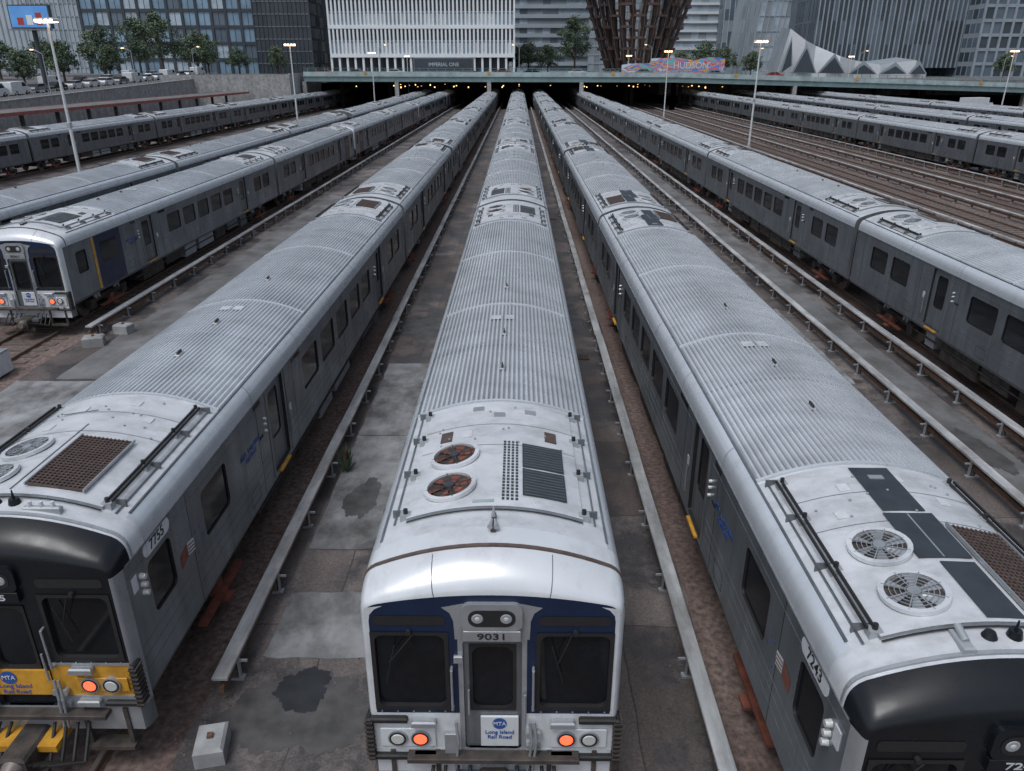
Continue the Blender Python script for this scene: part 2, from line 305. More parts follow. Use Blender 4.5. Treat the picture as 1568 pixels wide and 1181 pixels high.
def railcar(kind,style,darkp=False):
    mb=MB(); rnd=random.Random(3)
    cab=kind=='cab'
    acs=0 if style=='navy' else -.4
    def S(y,prof): return [(x,y,z) for x,z in prof]
    y0=.8 if cab else 0.0
    sp=smoothprof()
    mb.grid([S(y0,sp),S(4.6+acs,sp)],roofs); mb.grid([S(L-4.6-acs,sp),S(L,sp)],roofs)
    seams=[4.6+acs,10.3+acs,15.9,L-4.6-acs]
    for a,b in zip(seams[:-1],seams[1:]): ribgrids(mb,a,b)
    for q in seams:
        pr=smoothprof(.034); mb.grid([S(q-.035,smoothprof(-.01)),S(q-.03,pr),S(q+.03,pr),S(q+.035,smoothprof(-.01))],eave,False)
    for q in (7.4,13.1,18.6): mb.grid([S(q-.01,smoothprof(.016)),S(q+.01,smoothprof(.016))],steel_d,False)
    for sg in (-1,1):
        ev=[(sg*x,z) for x,z in EV]
        mb.grid([S(y0,ev),S(L,ev)],eave)
        mb.box(min(sg*(XR-.01),sg*(XR+.02)),max(sg*(XR-.01),sg*(XR+.02)),y0+.1,L-.05,3.515,3.545,steel)
        mb.box(min(sg*1.595,sg*1.615),max(sg*1.595,sg*1.615),.25,L,3.11,3.135,steel_d)
        for yy in (5.3,8.5,11.7,14.9,18.1,21.3):
            mb.grid([[(sg*(x+.003),yy,z+.002) for x,z in EV],[(sg*(x+.003),yy+.012,z+.002) for x,z in EV]],steel_d,False)
    for yy in (6.1,8.1,11.8):
        z=rz(0)+.02; mb.bbox(-.05,.05,yy-.12,yy+.12,z,z+.03,galv,.01); mb.cyl((0,yy,z),(0,yy,z+.09),.03,.012,under,8)
        mb.box(-.012,.012,yy-.1,yy+.1,z+.03,z+.08,under)
    for yy in (9.2,):
        for xx in (-.2,.1): mb.M=roofframe(xx,yy,.032); mb.box(-.11,.11,-.14,.14,0,.006,roofs)
    for k in range(36):
        xx=.42; mb.M=roofframe(xx,4.9+k*.44,.03); mb.cyl((0,0,0),(0,0,.010),.011,.011,white,5)
    mb.M=Matrix.Identity(4)
    ac(mb,Matrix.Translation((0,acs,0)),style,darkp)
    ac(mb,Matrix.Translation((0,L-acs,0))@Matrix.Diagonal((1,-1,1,1)),style,darkp)
    if cab:
        if style=='navy': seg=[('w',.75,1.75),('n',2.3,4.3),('d',6.0,7.3)]
        else: seg=[('w',.6,1.6),('w',2.4,3.9),('d',6.0,7.3)]
    else: seg=[('w',1.3,3.0),('w',3.0,4.7),('d',5.9,7.2)]
    seg+=[('w',8.5+1.8*i,10.3+1.8*i) for i in range(5)]
    seg+=[('d',18.4,19.7),('w',20.9,22.6),('w',22.6,24.3)]
    zb,zt=1.10,3.13
    for sg in (-1,1):
        mp=lambda u,w,d,sg=sg:(sg*(1.6-d),u,w)
        def q(a,b,c,d,m=steel): mb.poly([mp(a,c,0),mp(b,c,0),mp(b,d,0),mp(a,d,0)],m)
        y=.2 if cab else 0
        for t,a,b in seg:
            if a>y: q(y,a,zb,zt)
            if t=='n':
                q(a,b,zb,zt,navy)
                mb.box(min(sg*1.599,sg*1.604),max(sg*1.599,sg*1.604),a-.22,a-.06,zb,zt,yellow)
                mb.rrect(mp,a+.35,b-.4,2.0,2.8,.08,-.004,glass)
            if t=='w':
                q(a,b,zb,1.9);q(a,b,2.88,zt)
                sm=(b-a)<1.2
                i=.14 if sm else .2
                mb.panel(mp,(a,b,1.9,2.88),(a+i,b-i,1.98,2.8),.1,.035,steel,rubber,glass)
            if t=='d':
                q(a,b,zb,1.2); h=(a+.12,b-.12,1.2,3.08)
                mb.panel(mp,(a,b,1.2,zt),h,.04,.07,steel,rubber,None)
                mp2=lambda u,w,d,sg=sg:(sg*(1.53-d),u,w)
                mb.panel(mp2,h,(a+.35,b-.35,1.85,2.9),.1,.02,steel_d,rubber,glass)
                mb.box(min(sg*1.60,sg*1.66),max(sg*1.60,sg*1.66),a+.3,b-.3,1.12,1.16,yellow)
                mb.box(min(sg*1.60,sg*1.606),max(sg*1.60,sg*1.606),b+.12,b+.26,2.0,2.2,white)
                for dz in (2.35,2.5,2.62): mb.cyl((sg*1.6,a-.2,dz),(sg*1.65,a-.2,dz),.035,.03,lensw,8)
                mb.box(min(sg*1.60,sg*1.606),max(sg*1.60,sg*1.606),a-.55,a-.35,2.3,2.36,rubber)
                mb.cyl((sg*1.64,b+.08,1.5),(sg*1.64,b+.08,2.1),.014,.014,silver,6)
                for e in (a-.02,b): mb.box(min(sg*1.6,sg*1.612),max(sg*1.6,sg*1.612),e,e+.02,1.15,3.11,steel_d)
            y=b
        q(y,L,zb,zt)
        for z in (1.42,1.62,1.80,2.93): 
            yy=.25 if cab else .03
            for a,b in ((yy,5.9),(7.35,18.3),(19.8,L-.05)):
                if style=='navy' and cab and yy==.25 and a==.25: a=4.4
                mb.box(min(sg*1.6,sg*1.605),max(sg*1.6,sg*1.605),a,b,z,z+.010,steel_d)
        mb.grid([[(sg*1.6,.2 if cab else 0,1.1),(sg*1.6,L,1.1)],[(sg*1.56,.2 if cab else 0,1.0),(sg*1.56,L,1.0)],[(sg*1.2,.2 if cab else 0,.98),(sg*1.2,L,.98)]],steel_d,False)
        for yy in (2.1 if cab and style!='navy' else 2.05,5.4,7.9,13,17.9,20.3,24.8):
            mb.box(min(sg*1.6,sg*1.603),max(sg*1.6,sg*1.603),yy,yy+.012,1.1,3.1,rubber)
        mb.box(min(sg*1.6,sg*1.605),max(sg*1.6,sg*1.605),4.55 if not cab else 5.3,5.05 if not cab else 5.7,2.99,3.09,rubber)
        mb.box(min(sg*1.6,sg*1.605),max(sg*1.6,sg*1.605),7.9,8.6,2.98,3.08,glass)
        for yy,za in ((4.6,1.25),(12.2,1.2),(16.0,1.2),(20.6,1.25)):
            for (u0_,u1_,w0_,w1_) in ((yy,yy+.5,za,za+.01),(yy,yy+.5,za+.3,za+.31),(yy,yy+.01,za,za+.3),(yy+.5,yy+.51,za,za+.3)):
                mb.box(min(sg*1.6,sg*1.603),max(sg*1.6,sg*1.603),u0_,u1_,w0_,w1_,rubber)
    mb.box(-1.3,1.3,.25,L-.05,.9,.98,under)
    truck(mb,3.3); truck(mb,L-3.3)
    for sg in (-1,1):
        y=6.0
        while y<L-6.2:
            w=rnd.uniform(.5,2.2); zz=rnd.uniform(.3,.55)
            mm=rnd.choice([under,under,steel_d,galv,under])
            mb.bbox(min(sg*.7,sg*1.38),max(sg*.7,sg*1.38),y,min(y+w,L-6),zz,.95,mm,.03)
            y+=w+rnd.uniform(.1,.5)
        mb.cyl((sg*1.4,5.3,.7),(sg*1.4,L-5.3,.7),.03,.03,under,6)
    prof=[(-1.56,1.0),(-1.6,1.1)]+[(-x,z) for x,z in EV]+[(x,z) for x,z in sp[1:-1]]+[(x,z) for x,z in reversed(EV)]+[(1.6,1.1),(1.56,1.0)]
    ends=[(L,1)]+([] if cab else [(0,-1)])
    for ye,dr in ends:
        mb.poly([(x,ye,z) for x,z in prof],steel_d)
        a,b=sorted((ye,ye+dr*.2)); mb.box(-.5,.5,a,b,1.05,3.2,rubber)
        for sg in (-1,1): mb.box(min(sg*.7,sg*1.45),max(sg*.7,sg*1.45),min(ye,ye+dr*.03),max(ye,ye+dr*.03),1.15,3.0,blackp)
        a,b=sorted((ye-dr*.1,ye+dr*.2)); mb.box(-.2,.2,a,b,.5,.95,under)
        for sg in (-1,1): mb.cyl((sg*1.35,ye,1.3),(sg*1.35,ye+dr*.2,1.3),.04,.04,rubber,6)
    if cab: face(mb,style)
    return mb
def face(mb,style):
    full=[(-x,z) for x,z in EV]+smoothprof()[1:-1]+[(x,z) for x,z in reversed(EV)]
    ss=[(-.0,.42,.945),(.012,.50,.962),(.05,.60,.975),(.12,.70,.988),(.25,.83,.996),(.40,.92,1),(.6,.975,1),(.8,1,1)]
    def sec(y,s,k,off=0): return [(x*k,y,3.13+(z-3.13)*s+off) for x,z in full]
    secs=[sec(*a) for a in ss]
    if style=='black':
        mb.grid(secs[:6],blackp); mb.grid(secs[5:],roofs)
    else: mb.grid(secs,capw)
    a=.46; 
    mb.grid([sec(a-.025,.925,1,.0),sec(a-.02,.93,1.003,.02),sec(a+.02,.945,1.003,.02),sec(a+.025,.95,1,.0)],brown if style=='navy' else silver,False)
    if style=='navy':
        for sg in (-1,1):
            pts=[]
            for (yy,s_,k_) in ss[:6]:
                x=sg*.72*k_; z=3.13+(rz(x)-3.13)*s_; pts.append((x,yy,z))
            for p,q_ in zip(pts[:-1],pts[1:]): mb.cyl(p,q_,.006,.006,steel_d,4,False)
    for sg in (-1,1):
        cols=[(0,.945),(.012,.962),(.05,.975),(.12,.988),(.2,1.0)]
        pm=silver if style=='black' else white
        mb.grid([[(sg*1.6*k,y,z) for z in (.98,2.0,3.13)] for y,k in cols],pm)
        mb.grid([[(sg*1.6*k,y,z) for z in (.6,.98)] for y,k in cols],steel_d)
    X=1.6*.945
    mp=lambda u,w,d:(u,d,w)
    top=[(x,0,z) for x,_,z in secs[0]]
    shell=navy if style=='navy' else blackp
    mb.poly([(-X,0,3.13)]+top[1:-1]+[(X,0,3.13)],shell)
    low=white if style=='navy' else yellow
    wz=1.72 if style=='navy' else 1.86
    for sg in (-1,1):
        u0,u1=sorted((sg*.42,sg*X))
        h=sorted((sg*.58,sg*1.42))
        mb.panel(mp,(u0,u1,wz-.12,3.13),(h[0],h[1],wz,2.84),.10,.05,shell,rubber,glass)
        mb.panel(lambda u,w,d:(u,-.012+d,w),(h[0]-.05,h[1]+.05,wz-.06,2.89),(h[0],h[1],wz,2.84),.10,.012,rubber,rubber,None)
        e=sorted((sg*.56,sg*1.42)); mb.rrect(mp,e[0],e[1],2.99,3.13,.05,-.006,rubber)
        mb.poly([(u0,0,1.0),(u1,0,1.0),(u1,0,wz-.12),(u0,0,wz-.12)],low)
        mb.box(u0,u1,-.004,.06,.58,1.0,white if style=='navy' else silver)
        if style=='navy':
            mb.poly([(sg*(X+.0),-.003,3.10),(sg*X,-.003,3.24),(sg*(X-.22),-.003,3.27),(sg*(X-.12),-.003,3.22),(sg*(X-.06),-.003,3.14),(sg*(X-.045),-.003,3.05),(sg*(X-.045),-.003,1.6),(sg*X,-.003,1.6)],white)
        if style=='black':
            e=sorted((sg*.42,sg*X)); mb.box(e[0],e[1],-.012,0,wz-.14,wz-.10,silver); mb.box(e[0],e[1],-.012,0,1.16,1.20,silver); mb.box(e[0],e[1],-.008,0,.99,1.16,silver)
        e=sorted((sg*.74,sg*1.44))
        mb.bbox(e[0],e[1],-.03,-.002,1.30 if style=='black' else 1.06,1.52 if style=='black' else 1.36,yellow if style=='black' else white,.01)
        lz=1.41 if style=='black' else 1.21
        e=sorted((sg*1.08,sg*1.58)); mb.bbox(e[0],e[1],-.07,.02,lz+.28,lz+.35,rubber,.02) if style=='navy' else None; mb.bbox(e[0],e[1],-.07,.02,lz-.35,lz-.28,rubber,.02)
        e=sorted((sg*1.53,sg*1.60)); mb.bbox(e[0],e[1],-.08,.12,lz-.35,lz+.35,rubber,.02)
        for k in range(9): e=sorted((sg*1.52,sg*1.625)); mb.box(e[0],e[1],-.09,.1,lz-.32+k*.075,lz-.295+k*.075,under)
        e=sorted((sg*.72,sg*1.03)); mb.bbox(e[0],e[1],-.10,0,lz+.23,lz+.32,silver,.02); mb.bbox(e[0],e[1],-.10,0,lz-.33,lz-.24,silver,.02)
        for xx,mm in ((1.22,lensw),(.93,lampr)):
            mb.cyl((sg*xx,-.001,lz),(sg*xx,-.055,lz),.125,.125,silver,20)
            mb.cyl((sg*xx,-.055,lz),(sg*xx,-.062,lz),.108,.108,rubber,20)
            mb.cyl((sg*xx,-.062,lz),(sg*xx,-.07,lz),.085,.075,mm,20)
        mb.cyl((sg*.50,-.07,1.72),(sg*.50,-.07,2.35),.016,.016,silver,8)
        for z in (1.72,2.35): mb.cyl((sg*.50,-.07,z),(sg*.50,0,z),.02,.02,silver,6)
        mb.cyl((sg*.95,-.05,2.88),(sg*(1.25 if sg<0 else .8),-.035,2.45),.010,.008,rubber,6)
        mb.cyl((sg*1.0,-.05,2.90),(sg*1.0,0,2.90),.035,.035,rubber,8)
        mb.cyl((sg*(1.18 if sg<0 else .72),-.03,2.7),(sg*(1.30 if sg<0 else .86),-.03,2.15),.009,.009,rubber,6)
        for k in range(5):
            mb.cyl((sg*(.6+.2*k),-.001,wz-.09),(sg*(.6+.2*k),-.008,wz-.09),.012,.012,silver,6)
    if style=='navy':
        for sg in (-1,1):
            mb.poly([(sg*.37,-.004,2.78),(sg*.45,-.004,2.78),(sg*.46,-.004,3.05),(sg*.50,-.004,3.17),(sg*.60,-.004,3.255),(sg*.34,-.004,3.315),(sg*.30,-.004,3.0),(sg*.37,-.004,2.96)],silver)
    dcol=silver if style=='navy' else blackp
    h=(-.36,.36,1.0,2.76)
    mb.panel(mp,(-.42,.42,1.0,3.13),h,.05,.04,dcol,rubber,None)
    mb.panel(lambda u,w,d:(u,.04+d,w),h,(-.25,.25,1.66,2.64),.12,.03,steel if style=='navy' else blackp,rubber,glass)
    mb.panel(lambda u,w,d:(u,.028+d,w),(-.29,.29,1.62,2.68),(-.25,.25,1.66,2.64),.12,.012,rubber,rubber,None)
    mb.box(-.42,.42,-.004,.06,.58,1.0,silver)
    mb.bbox(-.34,.34,-.06,0,2.80,2.95,silver if style=='navy' else blackp,.008)
    mb.rrect(lambda u,w,d:(u,-.06+d,w),-.36,.36,2.955,3.34,.10,0,silver if style=='navy' else blackp,5,.14)
    mb.rrect(lambda u,w,d:(u,-.065+d,w),-.28,.28,3.02,3.26,.11,0,rubber,5)
    for x in (-.17,.17): mb.cyl((x,-.066,3.14),(x,-.072,3.14),.07,.06,galv,16); mb.cyl((x,-.072,3.14),(x,-.078,3.14),.03,.02,lensw,12)
    if style=='navy':
        mb.bbox(-.16,.32,-.0,.035,1.04,1.54,white,.008)
    mb.cyl((-.30,-.02,1.6),(-.30,-.02,2.0),.014,.014,silver,6); mb.cyl((.40,-.05,1.5),(.40,-.05,1.95),.016,.016,silver,6)
    mb.bbox(-.47,-.36,-.05,0,2.45,2.55,silver,.01)
    for x in (.46,.52,-.47):
        mb.cyl((x,-.05,1.5),(x+.03,-.1,1.2),.02,.02,silver,6); mb.cyl((x+.03,-.1,1.2),(x-.02,-.08,.7),.02,.02,silver,6)
    for x in (.45,.57): mb.cyl((x,0,1.3),(x,-.08,1.3),.05,.05,silver,10); mb.cyl((x,0,1.08),(x,-.06,1.08),.035,.035,silver,10)
    mb.bbox(-.62,-.46,-.06,0,.95,1.3,silver,.01)
    mb.bbox(-1.1,1.1,-.16,.05,.90,.97,under,.01)
    mb.box(-.45,.45,-.35,.1,.52,.62,yellow if style=='black' else steel_d)
    mb.bbox(-.19,.19,-.62,.1,.30,.66,under,.04); mb.cyl((0,-.62,.5),(0,-.75,.5),.15,.11,railst,12)
    mb.box(-.35,.35,-.5,-.42,.22,.34,under)
    for sg in (-1,1):
        e=sorted((sg*.7,sg*1.35)); mb.box(e[0],e[1],-.1,.12,.28,.34,under)
        for xx in (.72,1.3): mb.box(sg*xx-.03,sg*xx+.03,-.03,.05,.28,.98,under)
        for k in range(4):
            x=sg*(.3+.16*k); mb.cyl((x,-.05,.75),(x+sg*.05,-.4,.4),.025,.025,rubber,6); mb.cyl((x+sg*.05,-.4,.4),(x*.6,-.6,.55),.025,.025,rubber,6)
    if style=='navy':
        mb.bbox(-.03,.03,.68,1.05,rz(0)-.01,rz(0)+.05,under,.01); mb.cyl((0,.95,rz(0)),(0,.95,rz(0)+.2),.03,.012,galv,8)
        for sg in (-1,1): mb.cyl((sg*.02,.85,rz(0)+.07),(sg*.04,.68,rz(0)+.07),.015,.035,galv,8)
    else:
        for x,y in ((-.45,.55),): 
            mb.bbox(x-.06,x+.06,y-.1,y+.2,rz(x)-.05,rz(x)+.04,galv,.02); mb.cyl((x,y,rz(x)+.04),(x,y+.18,rz(x)+.09),.04,.04,galv,10)
        mb.bbox(.25,.75,.54,.62,rz(.5)-.08,rz(.5)+.03,galv,.02)
        for k in range(3): mb.cyl((.35+.15*k,.58,rz(.5)),(.35+.15*k,.58,rz(.5)+.10),.03,.025,white,10)
        mb.cyl((.1,.66,rz(0)-.02),(.1,.66,rz(0)+.06),.08,.06,blackp,12); mb.cyl((.1,.66,rz(0)+.06),(.1,.66,rz(0)+.18),.02,.008,blackp,6)
        mb.cyl((-.15,.66,rz(0)-.02),(-.15,.66,rz(0)+.04),.08,.05,blackp,12)
cabN=railcar('cab','navy').mesh('cab_car_navy')
cabB=railcar('cab','black').mesh('cab_car_black')
cabD=railcar('cab','black',True).mesh('cab_car_dark_panels')
midN=railcar('mid','navy').mesh('mid_car')
midB=railcar('mid','black').mesh('mid_car')
midD=railcar('mid','black',True).mesh('mid_car')
P=26.0
def train(x,y,n,cab,mid,rev_pairs=True):
    e=bpy.data.objects.new('commuter_train',None); COL.objects.link(e); e.location=(x,y,0); e.empty_display_size=.5
    for i in range(n):
        if i==0 and cab: link('cab_car',cab,e)
        elif cab and i%2==1: link('cab_car',cab,e,(0,i*P+L,0),(0,0,math.pi))
        elif cab and i%2==0: link('cab_car',cab,e,(0,i*P,0))
        else: link('passenger_car',mid,e,(0,i*P,0))
    return e
def signage(t,num,style,side):
    dk=rubber
    text(num,.125,(0,-.064,2.87),(R90,0,0),dk if style=='navy' else white,t,'number_text',sx=1.45)
    b=MB(); 
    if style=='navy':
        b.cyl((0,0,0),(0,-.006,0),.09,.09,blue,24); b.obj('logo_disc',t,(.08,-.002,1.43))
        text('MTA',.08,(.08,-.011,1.43),(R90,0,0),white,t,'logo_text')
        text('Long Island\nRail Road',.082,(.08,-.005,1.24),(R90,0,0),blue,t,'lettering')
    else:
        b.cyl((0,0,0),(0,-.006,0),.11,.11,blue,24); b.obj('logo_disc',t,(-.18,-.005,1.50))
        text('MTA',.09,(-.18,-.013,1.50),(R90,0,0),white,t,'logo_text')
        text('Long Island\nRail Road',.10,(-.12,-.006,1.30),(R90,0,0),blue,t,'lettering')
        b=MB(); b.box(-.40,.40,-.004,.034,1.2,1.62,yellow); b.obj('yellow_band',t)
    for sg in (-1,1):
        rot=(R90,0,sg*R90)
        if style=='black':
            b=MB(); mp=lambda u,w,d:(sg*d,u,w)
            b.rrect(mp,-.40,.40,-.11,.11,.1,.006,white,5,0); b.obj('number_plate',t,(sg*1.6,1.12,3.0))
            text(num,.22,(sg*1.609,1.12,3.0),rot,rubber,t,'side_number')
            b=MB(); 
            b.poly([(sg*.004,-.25,-.1),(sg*.004,.0,-.02),(sg*.004,.0,.2),(sg*.004,-.25,.12)],rust); b.poly([(sg*.004,.02,-.02),(sg*.004,.25,-.06),(sg*.004,.25,.16),(sg*.004,.02,.2)],white)
            for k in range(3): b.poly([(sg*.006,.03,.01+k*.06),(sg*.006,.24,-.03+k*.06),(sg*.006,.24,-.005+k*.06),(sg*.006,.03,.035+k*.06)],rust)
            for k in range(5): a_=k*1.05; b.box(min(0,sg*.004),max(0,sg*.004),.42+.16*math.cos(a_)-.02,.42+.16*math.cos(a_)+.02,.0+.22*math.sin(a_)-.02,.0+.22*math.sin(a_)+.02,blue)
            b.obj('flag_decal',t,(sg*1.6,1.88,2.15),(0,0,0))
            b=MB(); b.box(-.02,.008,-.07,.07,-.12,.12,white); b.obj('warning_plate',t,(sg*1.595,.38,2.75))
            b=MB()
            for k in range(3): b.cyl((0,0,k*.13),(sg*.07,0,k*.13),.05,.04,lensw,10)
            b.obj('marker_lights',t,(sg*1.6,.55,2.5))
        text('MTA  Long Island\nRail Road',.15,(sg*1.606,4.9 if style=='black' else 5.2,2.35),rot,blue,t,'side_lettering')
tc=train(-.30,7.1,8,cabN,midN); signage(tc,'9031','navy',1)
tl=train(-6.70,7.75,8,cabB,midB); signage(tl,'7755','black',1)
tr=train(4.90,5.35,8,cabD,midD); signage(tr,'7243','black',-1)
t2=train(-18.0,26.4,7,cabN,midN); signage(t2,'9061','navy',1)
train(15.2,4.6,9,None,midB)
train(-23.6,24,3,None,midB)
train(-23.6,105,4,None,midB)
train(-46.6,20,8,None,midB)
train(43.2,20,8,None,midB)
train(56.5,20,8,None,midD)
train(72,60,6,None,midB)
# ------------------------------------------------------------------ ground
G=-.14
mb=MB(); mb.poly([(-3000,-300,G),(3000,-300,G),(3000,3000,G),(-3000,3000,G)],groundm); mb.obj('ground')
def track(x,y0,y1,ties=True):
    m=MB()
    w=1.9 if ties else 1.75
    r=random.Random(int(x*10)+500); N=400
    ys=[y0+(y1-y0)*k/N for k in range(N+1)]; lw=[w+r.uniform(-.07,.07) for _ in ys]; rw=[w+r.uniform(-.07,.07) for _ in ys]
    m.grid([[(-lw[k],ys[k],.004),(rw[k],ys[k],.004)] for k in range(N+1)],ballast,False)
    if ties:
        y=y0
        while y<y1: m.box(-1.3,1.3,y,y+.24,.005,.03,tie); y+=.62
    for sx in (-.72,.72):
        m.box(sx-.035,sx+.035,y0,y1,.09,.135,railst); m.box(sx-.015,sx+.015,y0,y1,.03,.09,railr); m.box(sx-.07,sx+.07,y0,y1,.006,.031,railr)
    m.obj('railway_track',None,(x,0,G))
for x in (-.3,-6.70,4.9,15.2): track(x,-10,230,False)
for x in (-18,-23.6,-34.5,-40.5,-46.6,20.2,24.6,30.2,34.4,38.6,43.2,49,56.5,64,72): track(x,-10,230)
def third(x,y0,y1,side=1):
    m=MB()
    y=y0
    while y<y1-.1:
        e=min(y+9.1,y1); w=random.uniform(-.015,.015); h=random.uniform(-.01,.01)
        m.bbox(-.125+w,.125+w,y,e-.03,.46+h,.52+h,board,.012); y=e
    m.box(-.04,.04,y0,y1,.22,.34,railr)
    y=y0+.5
    while y<y1:
        m.box(-.05,.05,y,y+.12,0.004,.22,tie)
        m.box(side*.09-.015,side*.09+.015,y,y+.07,.05,.45,galv); m.box(-.16,.16,y-.02,y+.09,0.004,.05,galv)
        m.box(min(0,side*.24),max(0,side*.24),y+.02,y+.05,.36,.40,galv)
        y+=2.2
    m.obj('third_rail',None,(x,0,G))
for x,a,s in ((-4.62,8.9,1),(2.86,-2,-1),(11.1,-2,-1),(13.15,-2,-1),(-15.75,26,1),(-38,20,1),(22.4,10,-1),(27.3,10,1),(32.3,10,1),(36.5,10,1),(41,10,-1),(-31.8,30,1)): third(x,a,228,s)
def slab(x0,x1,y0,y1,m=slabm,z=.004,name='concrete_slab'):
    s=MB(); r=random.Random(int(abs(x0*100+y0)));pts=[]
    def edge(a,b,n):
        for i in range(n):
            t=i/n; pts.append((a[0]+(b[0]-a[0])*t+r.uniform(-.02,.02),a[1]+(b[1]-a[1])*t+r.uniform(-.03,.03),G+z))
    n1=max(3,int((x1-x0)/.25)); n2=min(80,max(3,int((y1-y0)/.3)))
    edge((x0,y0),(x1,y0),n1);edge((x1,y0),(x1,y1),n2);edge((x1,y1),(x0,y1),n1);edge((x0,y1),(x0,y0),n2)
    s.poly(pts,m); n=len(pts); s.add(pts+[(p[0],p[1],G) for p in pts],[(i,(i+1)%n,n+(i+1)%n,n+i) for i in range(n)],m); s.obj(name)
slab(-4.35,-3.0,13.0,18.2,slabm,.03); slab(-4.35,-2.95,18.25,23.6,slabm,.03)
slab(-4.3,-2.45,9.9,11.6,slabm,.02)
slab(-16.0,-8.6,9,22,slabm,.02); slab(-14.9,-9.2,22.2,60,concd,.01)
slab(6.9,8.4,5,60,concd,.02); slab(8.6,10.7,22,30,slabm,.02); slab(11.5,12.8,10,90,concd,.015)
slab(8.7,10.6,34,48,concd,.02)
def stain(cx,cy,rx,ry,seed,z=.006,name='oil_stain',m=wet):
    r=random.Random(seed); ph=[r.uniform(0,6) for _ in range(6)]; s=MB(); pts=[]
    for i in range(140):
        t=2*math.pi*i/140; k=1+.12*math.sin(2*t+ph[0])+.10*math.sin(3*t+ph[1])+.06*math.sin(7*t+ph[2])+.04*math.sin(13*t+ph[3])+.03*math.sin(23*t+ph[4])+.02*math.sin(41*t+ph[5])
        pts.append((cx+rx*k*math.cos(t),cy+ry*k*math.sin(t),G+z))
    s.poly(pts,m); s.obj(name)
dampm=mat('damp_concrete',(.060,.060,.062),.55,0,.35,2.5,col2=(.10,.097,.097),detail=9)
stain(-3.4,8.75,1.05,.9,3,.006,'damp_patch',dampm); stain(-3.45,9.2,.46,.42,6,.010,'puddle')
stain(-3.3,27.5,.9,1.5,8,.006,'damp_patch',dampm); stain(-2.6,31.5,.5,2.2,9,.006,'damp_patch',dampm); stain(2.2,29,.25,2.5,11,.006,'damp_patch',dampm)
stain(12.1,17.5,.4,1.2,12,.03,'damp_patch',dampm); stain(9.7,14,.9,1.4,13,.006,'damp_patch',dampm); stain(-3.6,15,.35,.9,14,.034,'damp_patch',dampm)
def drain(x,y,name='drain_grate'):
    s=MB(); s.box(-.35,.35,-.25,.25,0,.012,rubber)
    for k in range(9): s.box(-.33+k*.08,-.30+k*.08,-.24,.24,.012,.03,railr)
    s.obj(name,None,(x,y,G+.004))
drain(-2.6,24.5); drain(2.1,24.3); drain(-2.4,60); drain(2.2,50)
s=MB(); s.box(-.03,.03,-6,6,0,.006,rubber); s.obj('slab_joint_channel',None,(-2.75,18.5,G+.004))
s=MB(); r=random.Random(4)
for k in range(4200):
    c=r.choice([(-4.85,.25),(-2.0,.15),(1.4,.2),(3.05,.25),(6.7,.4),(10.9,.5),(13.1,.4),(-4.75,.2),(-15.6,.5),(-9.0,.6),(-2.6,.9)])
    x=r.gauss(c[0],c[1]); y=2+58*r.random()**1.6; q=r.uniform(.008,.03); a=r.uniform(0,6)
    P_=[(x+q*math.cos(a+t)*r.uniform(.7,1.2),y+q*math.sin(a+t)*r.uniform(.7,1.2),G+.004) for t in (0,1.57,3.14,4.71)]
    s.add(P_+[(x,y,G+q*.9)],[(0,1,4),(1,2,4),(2,3,4),(3,0,4)],r.choice([ballast,concd,ballast,tie,ballast,concd]))
s.obj('loose_gravel')
def block(x,y,sx,sy,sz,rot,name='concrete_block',m=conc):
    s=MB(); s.bbox(-sx/2,sx/2,-sy/2,sy/2,0,sz,m,.04); s.box(-.04,.04,-.04,.04,sz,sz+.05,railr); s.obj(name,None,(x,y,G),(0,0,rot))
block(-4.45,8.0,.42,.55,.3,.2); block(-15.3,25.4,.7,.5,.35,.3); block(-14.9,26.8,.6,.45,.35,-.2); 
s=MB(); s.bbox(-.7,.7,-.5,.5,.1,.8,white,.04); s.box(-.6,.6,-.4,.4,0,.1,under); s.box(-.5,.5,-.503,-.5,.3,.33,rubber); s.box(-.72,.72,-.52,.52,.8,.83,silver); s.obj('equipment_cabinet',None,(-17.3,22.3,G))
leafA=mat('leaf_dark',(.055,.085,.055),.7,0,.3,2); leafB=mat('leaf_light',(.10,.14,.08),.7,0,.3,2); bark=mat('bark',(.07,.055,.045),.9,0,.3,5)
s=MB()
for k in range(90):
    a=random.uniform(0,6.28); r=random.uniform(.02,.28); h=random.uniform(.15,.75)
    b=Vector((r*.3*math.cos(a),r*.3*math.sin(a),0)); t=Vector((r*math.cos(a),r*math.sin(a),h)); w=Vector((-math.sin(a),math.cos(a),0))*.025
    s.poly([tuple(b-w*.5),tuple(b+w*.5),tuple((b+t)/2+w+Vector((0,0,.08))),tuple(t),tuple((b+t)/2-w+Vector((0,0,.08)))],random.choice([leafA,leafB,rust if k%6==0 else leafB]))
s.obj('weed_plant',None,(-4.25,16.3,G))
# ------------------------------------------------------------------ lamp posts
def lamp_mesh(h=12.0):
    m=MB(); m.cyl((0,0,0),(0,0,.5),.28,.22,conc,10); m.cyl((0,0,.5),(0,0,h),.13,.075,white,10)
    m.box(-.7,.7,-.05,.05,h-.1,h,galv)
    for x in (-.6,-.22,.22,.6):
        m.bbox(x-.17,x+.17,-.3,.25,h-.02,h+.22,white,.05); m.box(x-.13,x+.13,-.24,.18,h-.045,h-.02,lampw); m.box(x-.12,x+.12,-.32,-.3,h,h+.12,lampw)
    m.bbox(-.12,.12,-.12,.12,h*.45,h*.45+.35,galv,.02)
    return m.mesh('lamp_post')
LM=lamp_mesh()
for x,y in ((-31,54.4),(-31,111),(-31,172),(28.5,97.5),(28.5,157),(28.5,213),(93,155),(93,230),(-31,226)):
    link('lamp_post',LM,None,(x,y,G),(0,0,random.uniform(-.3,.3)))
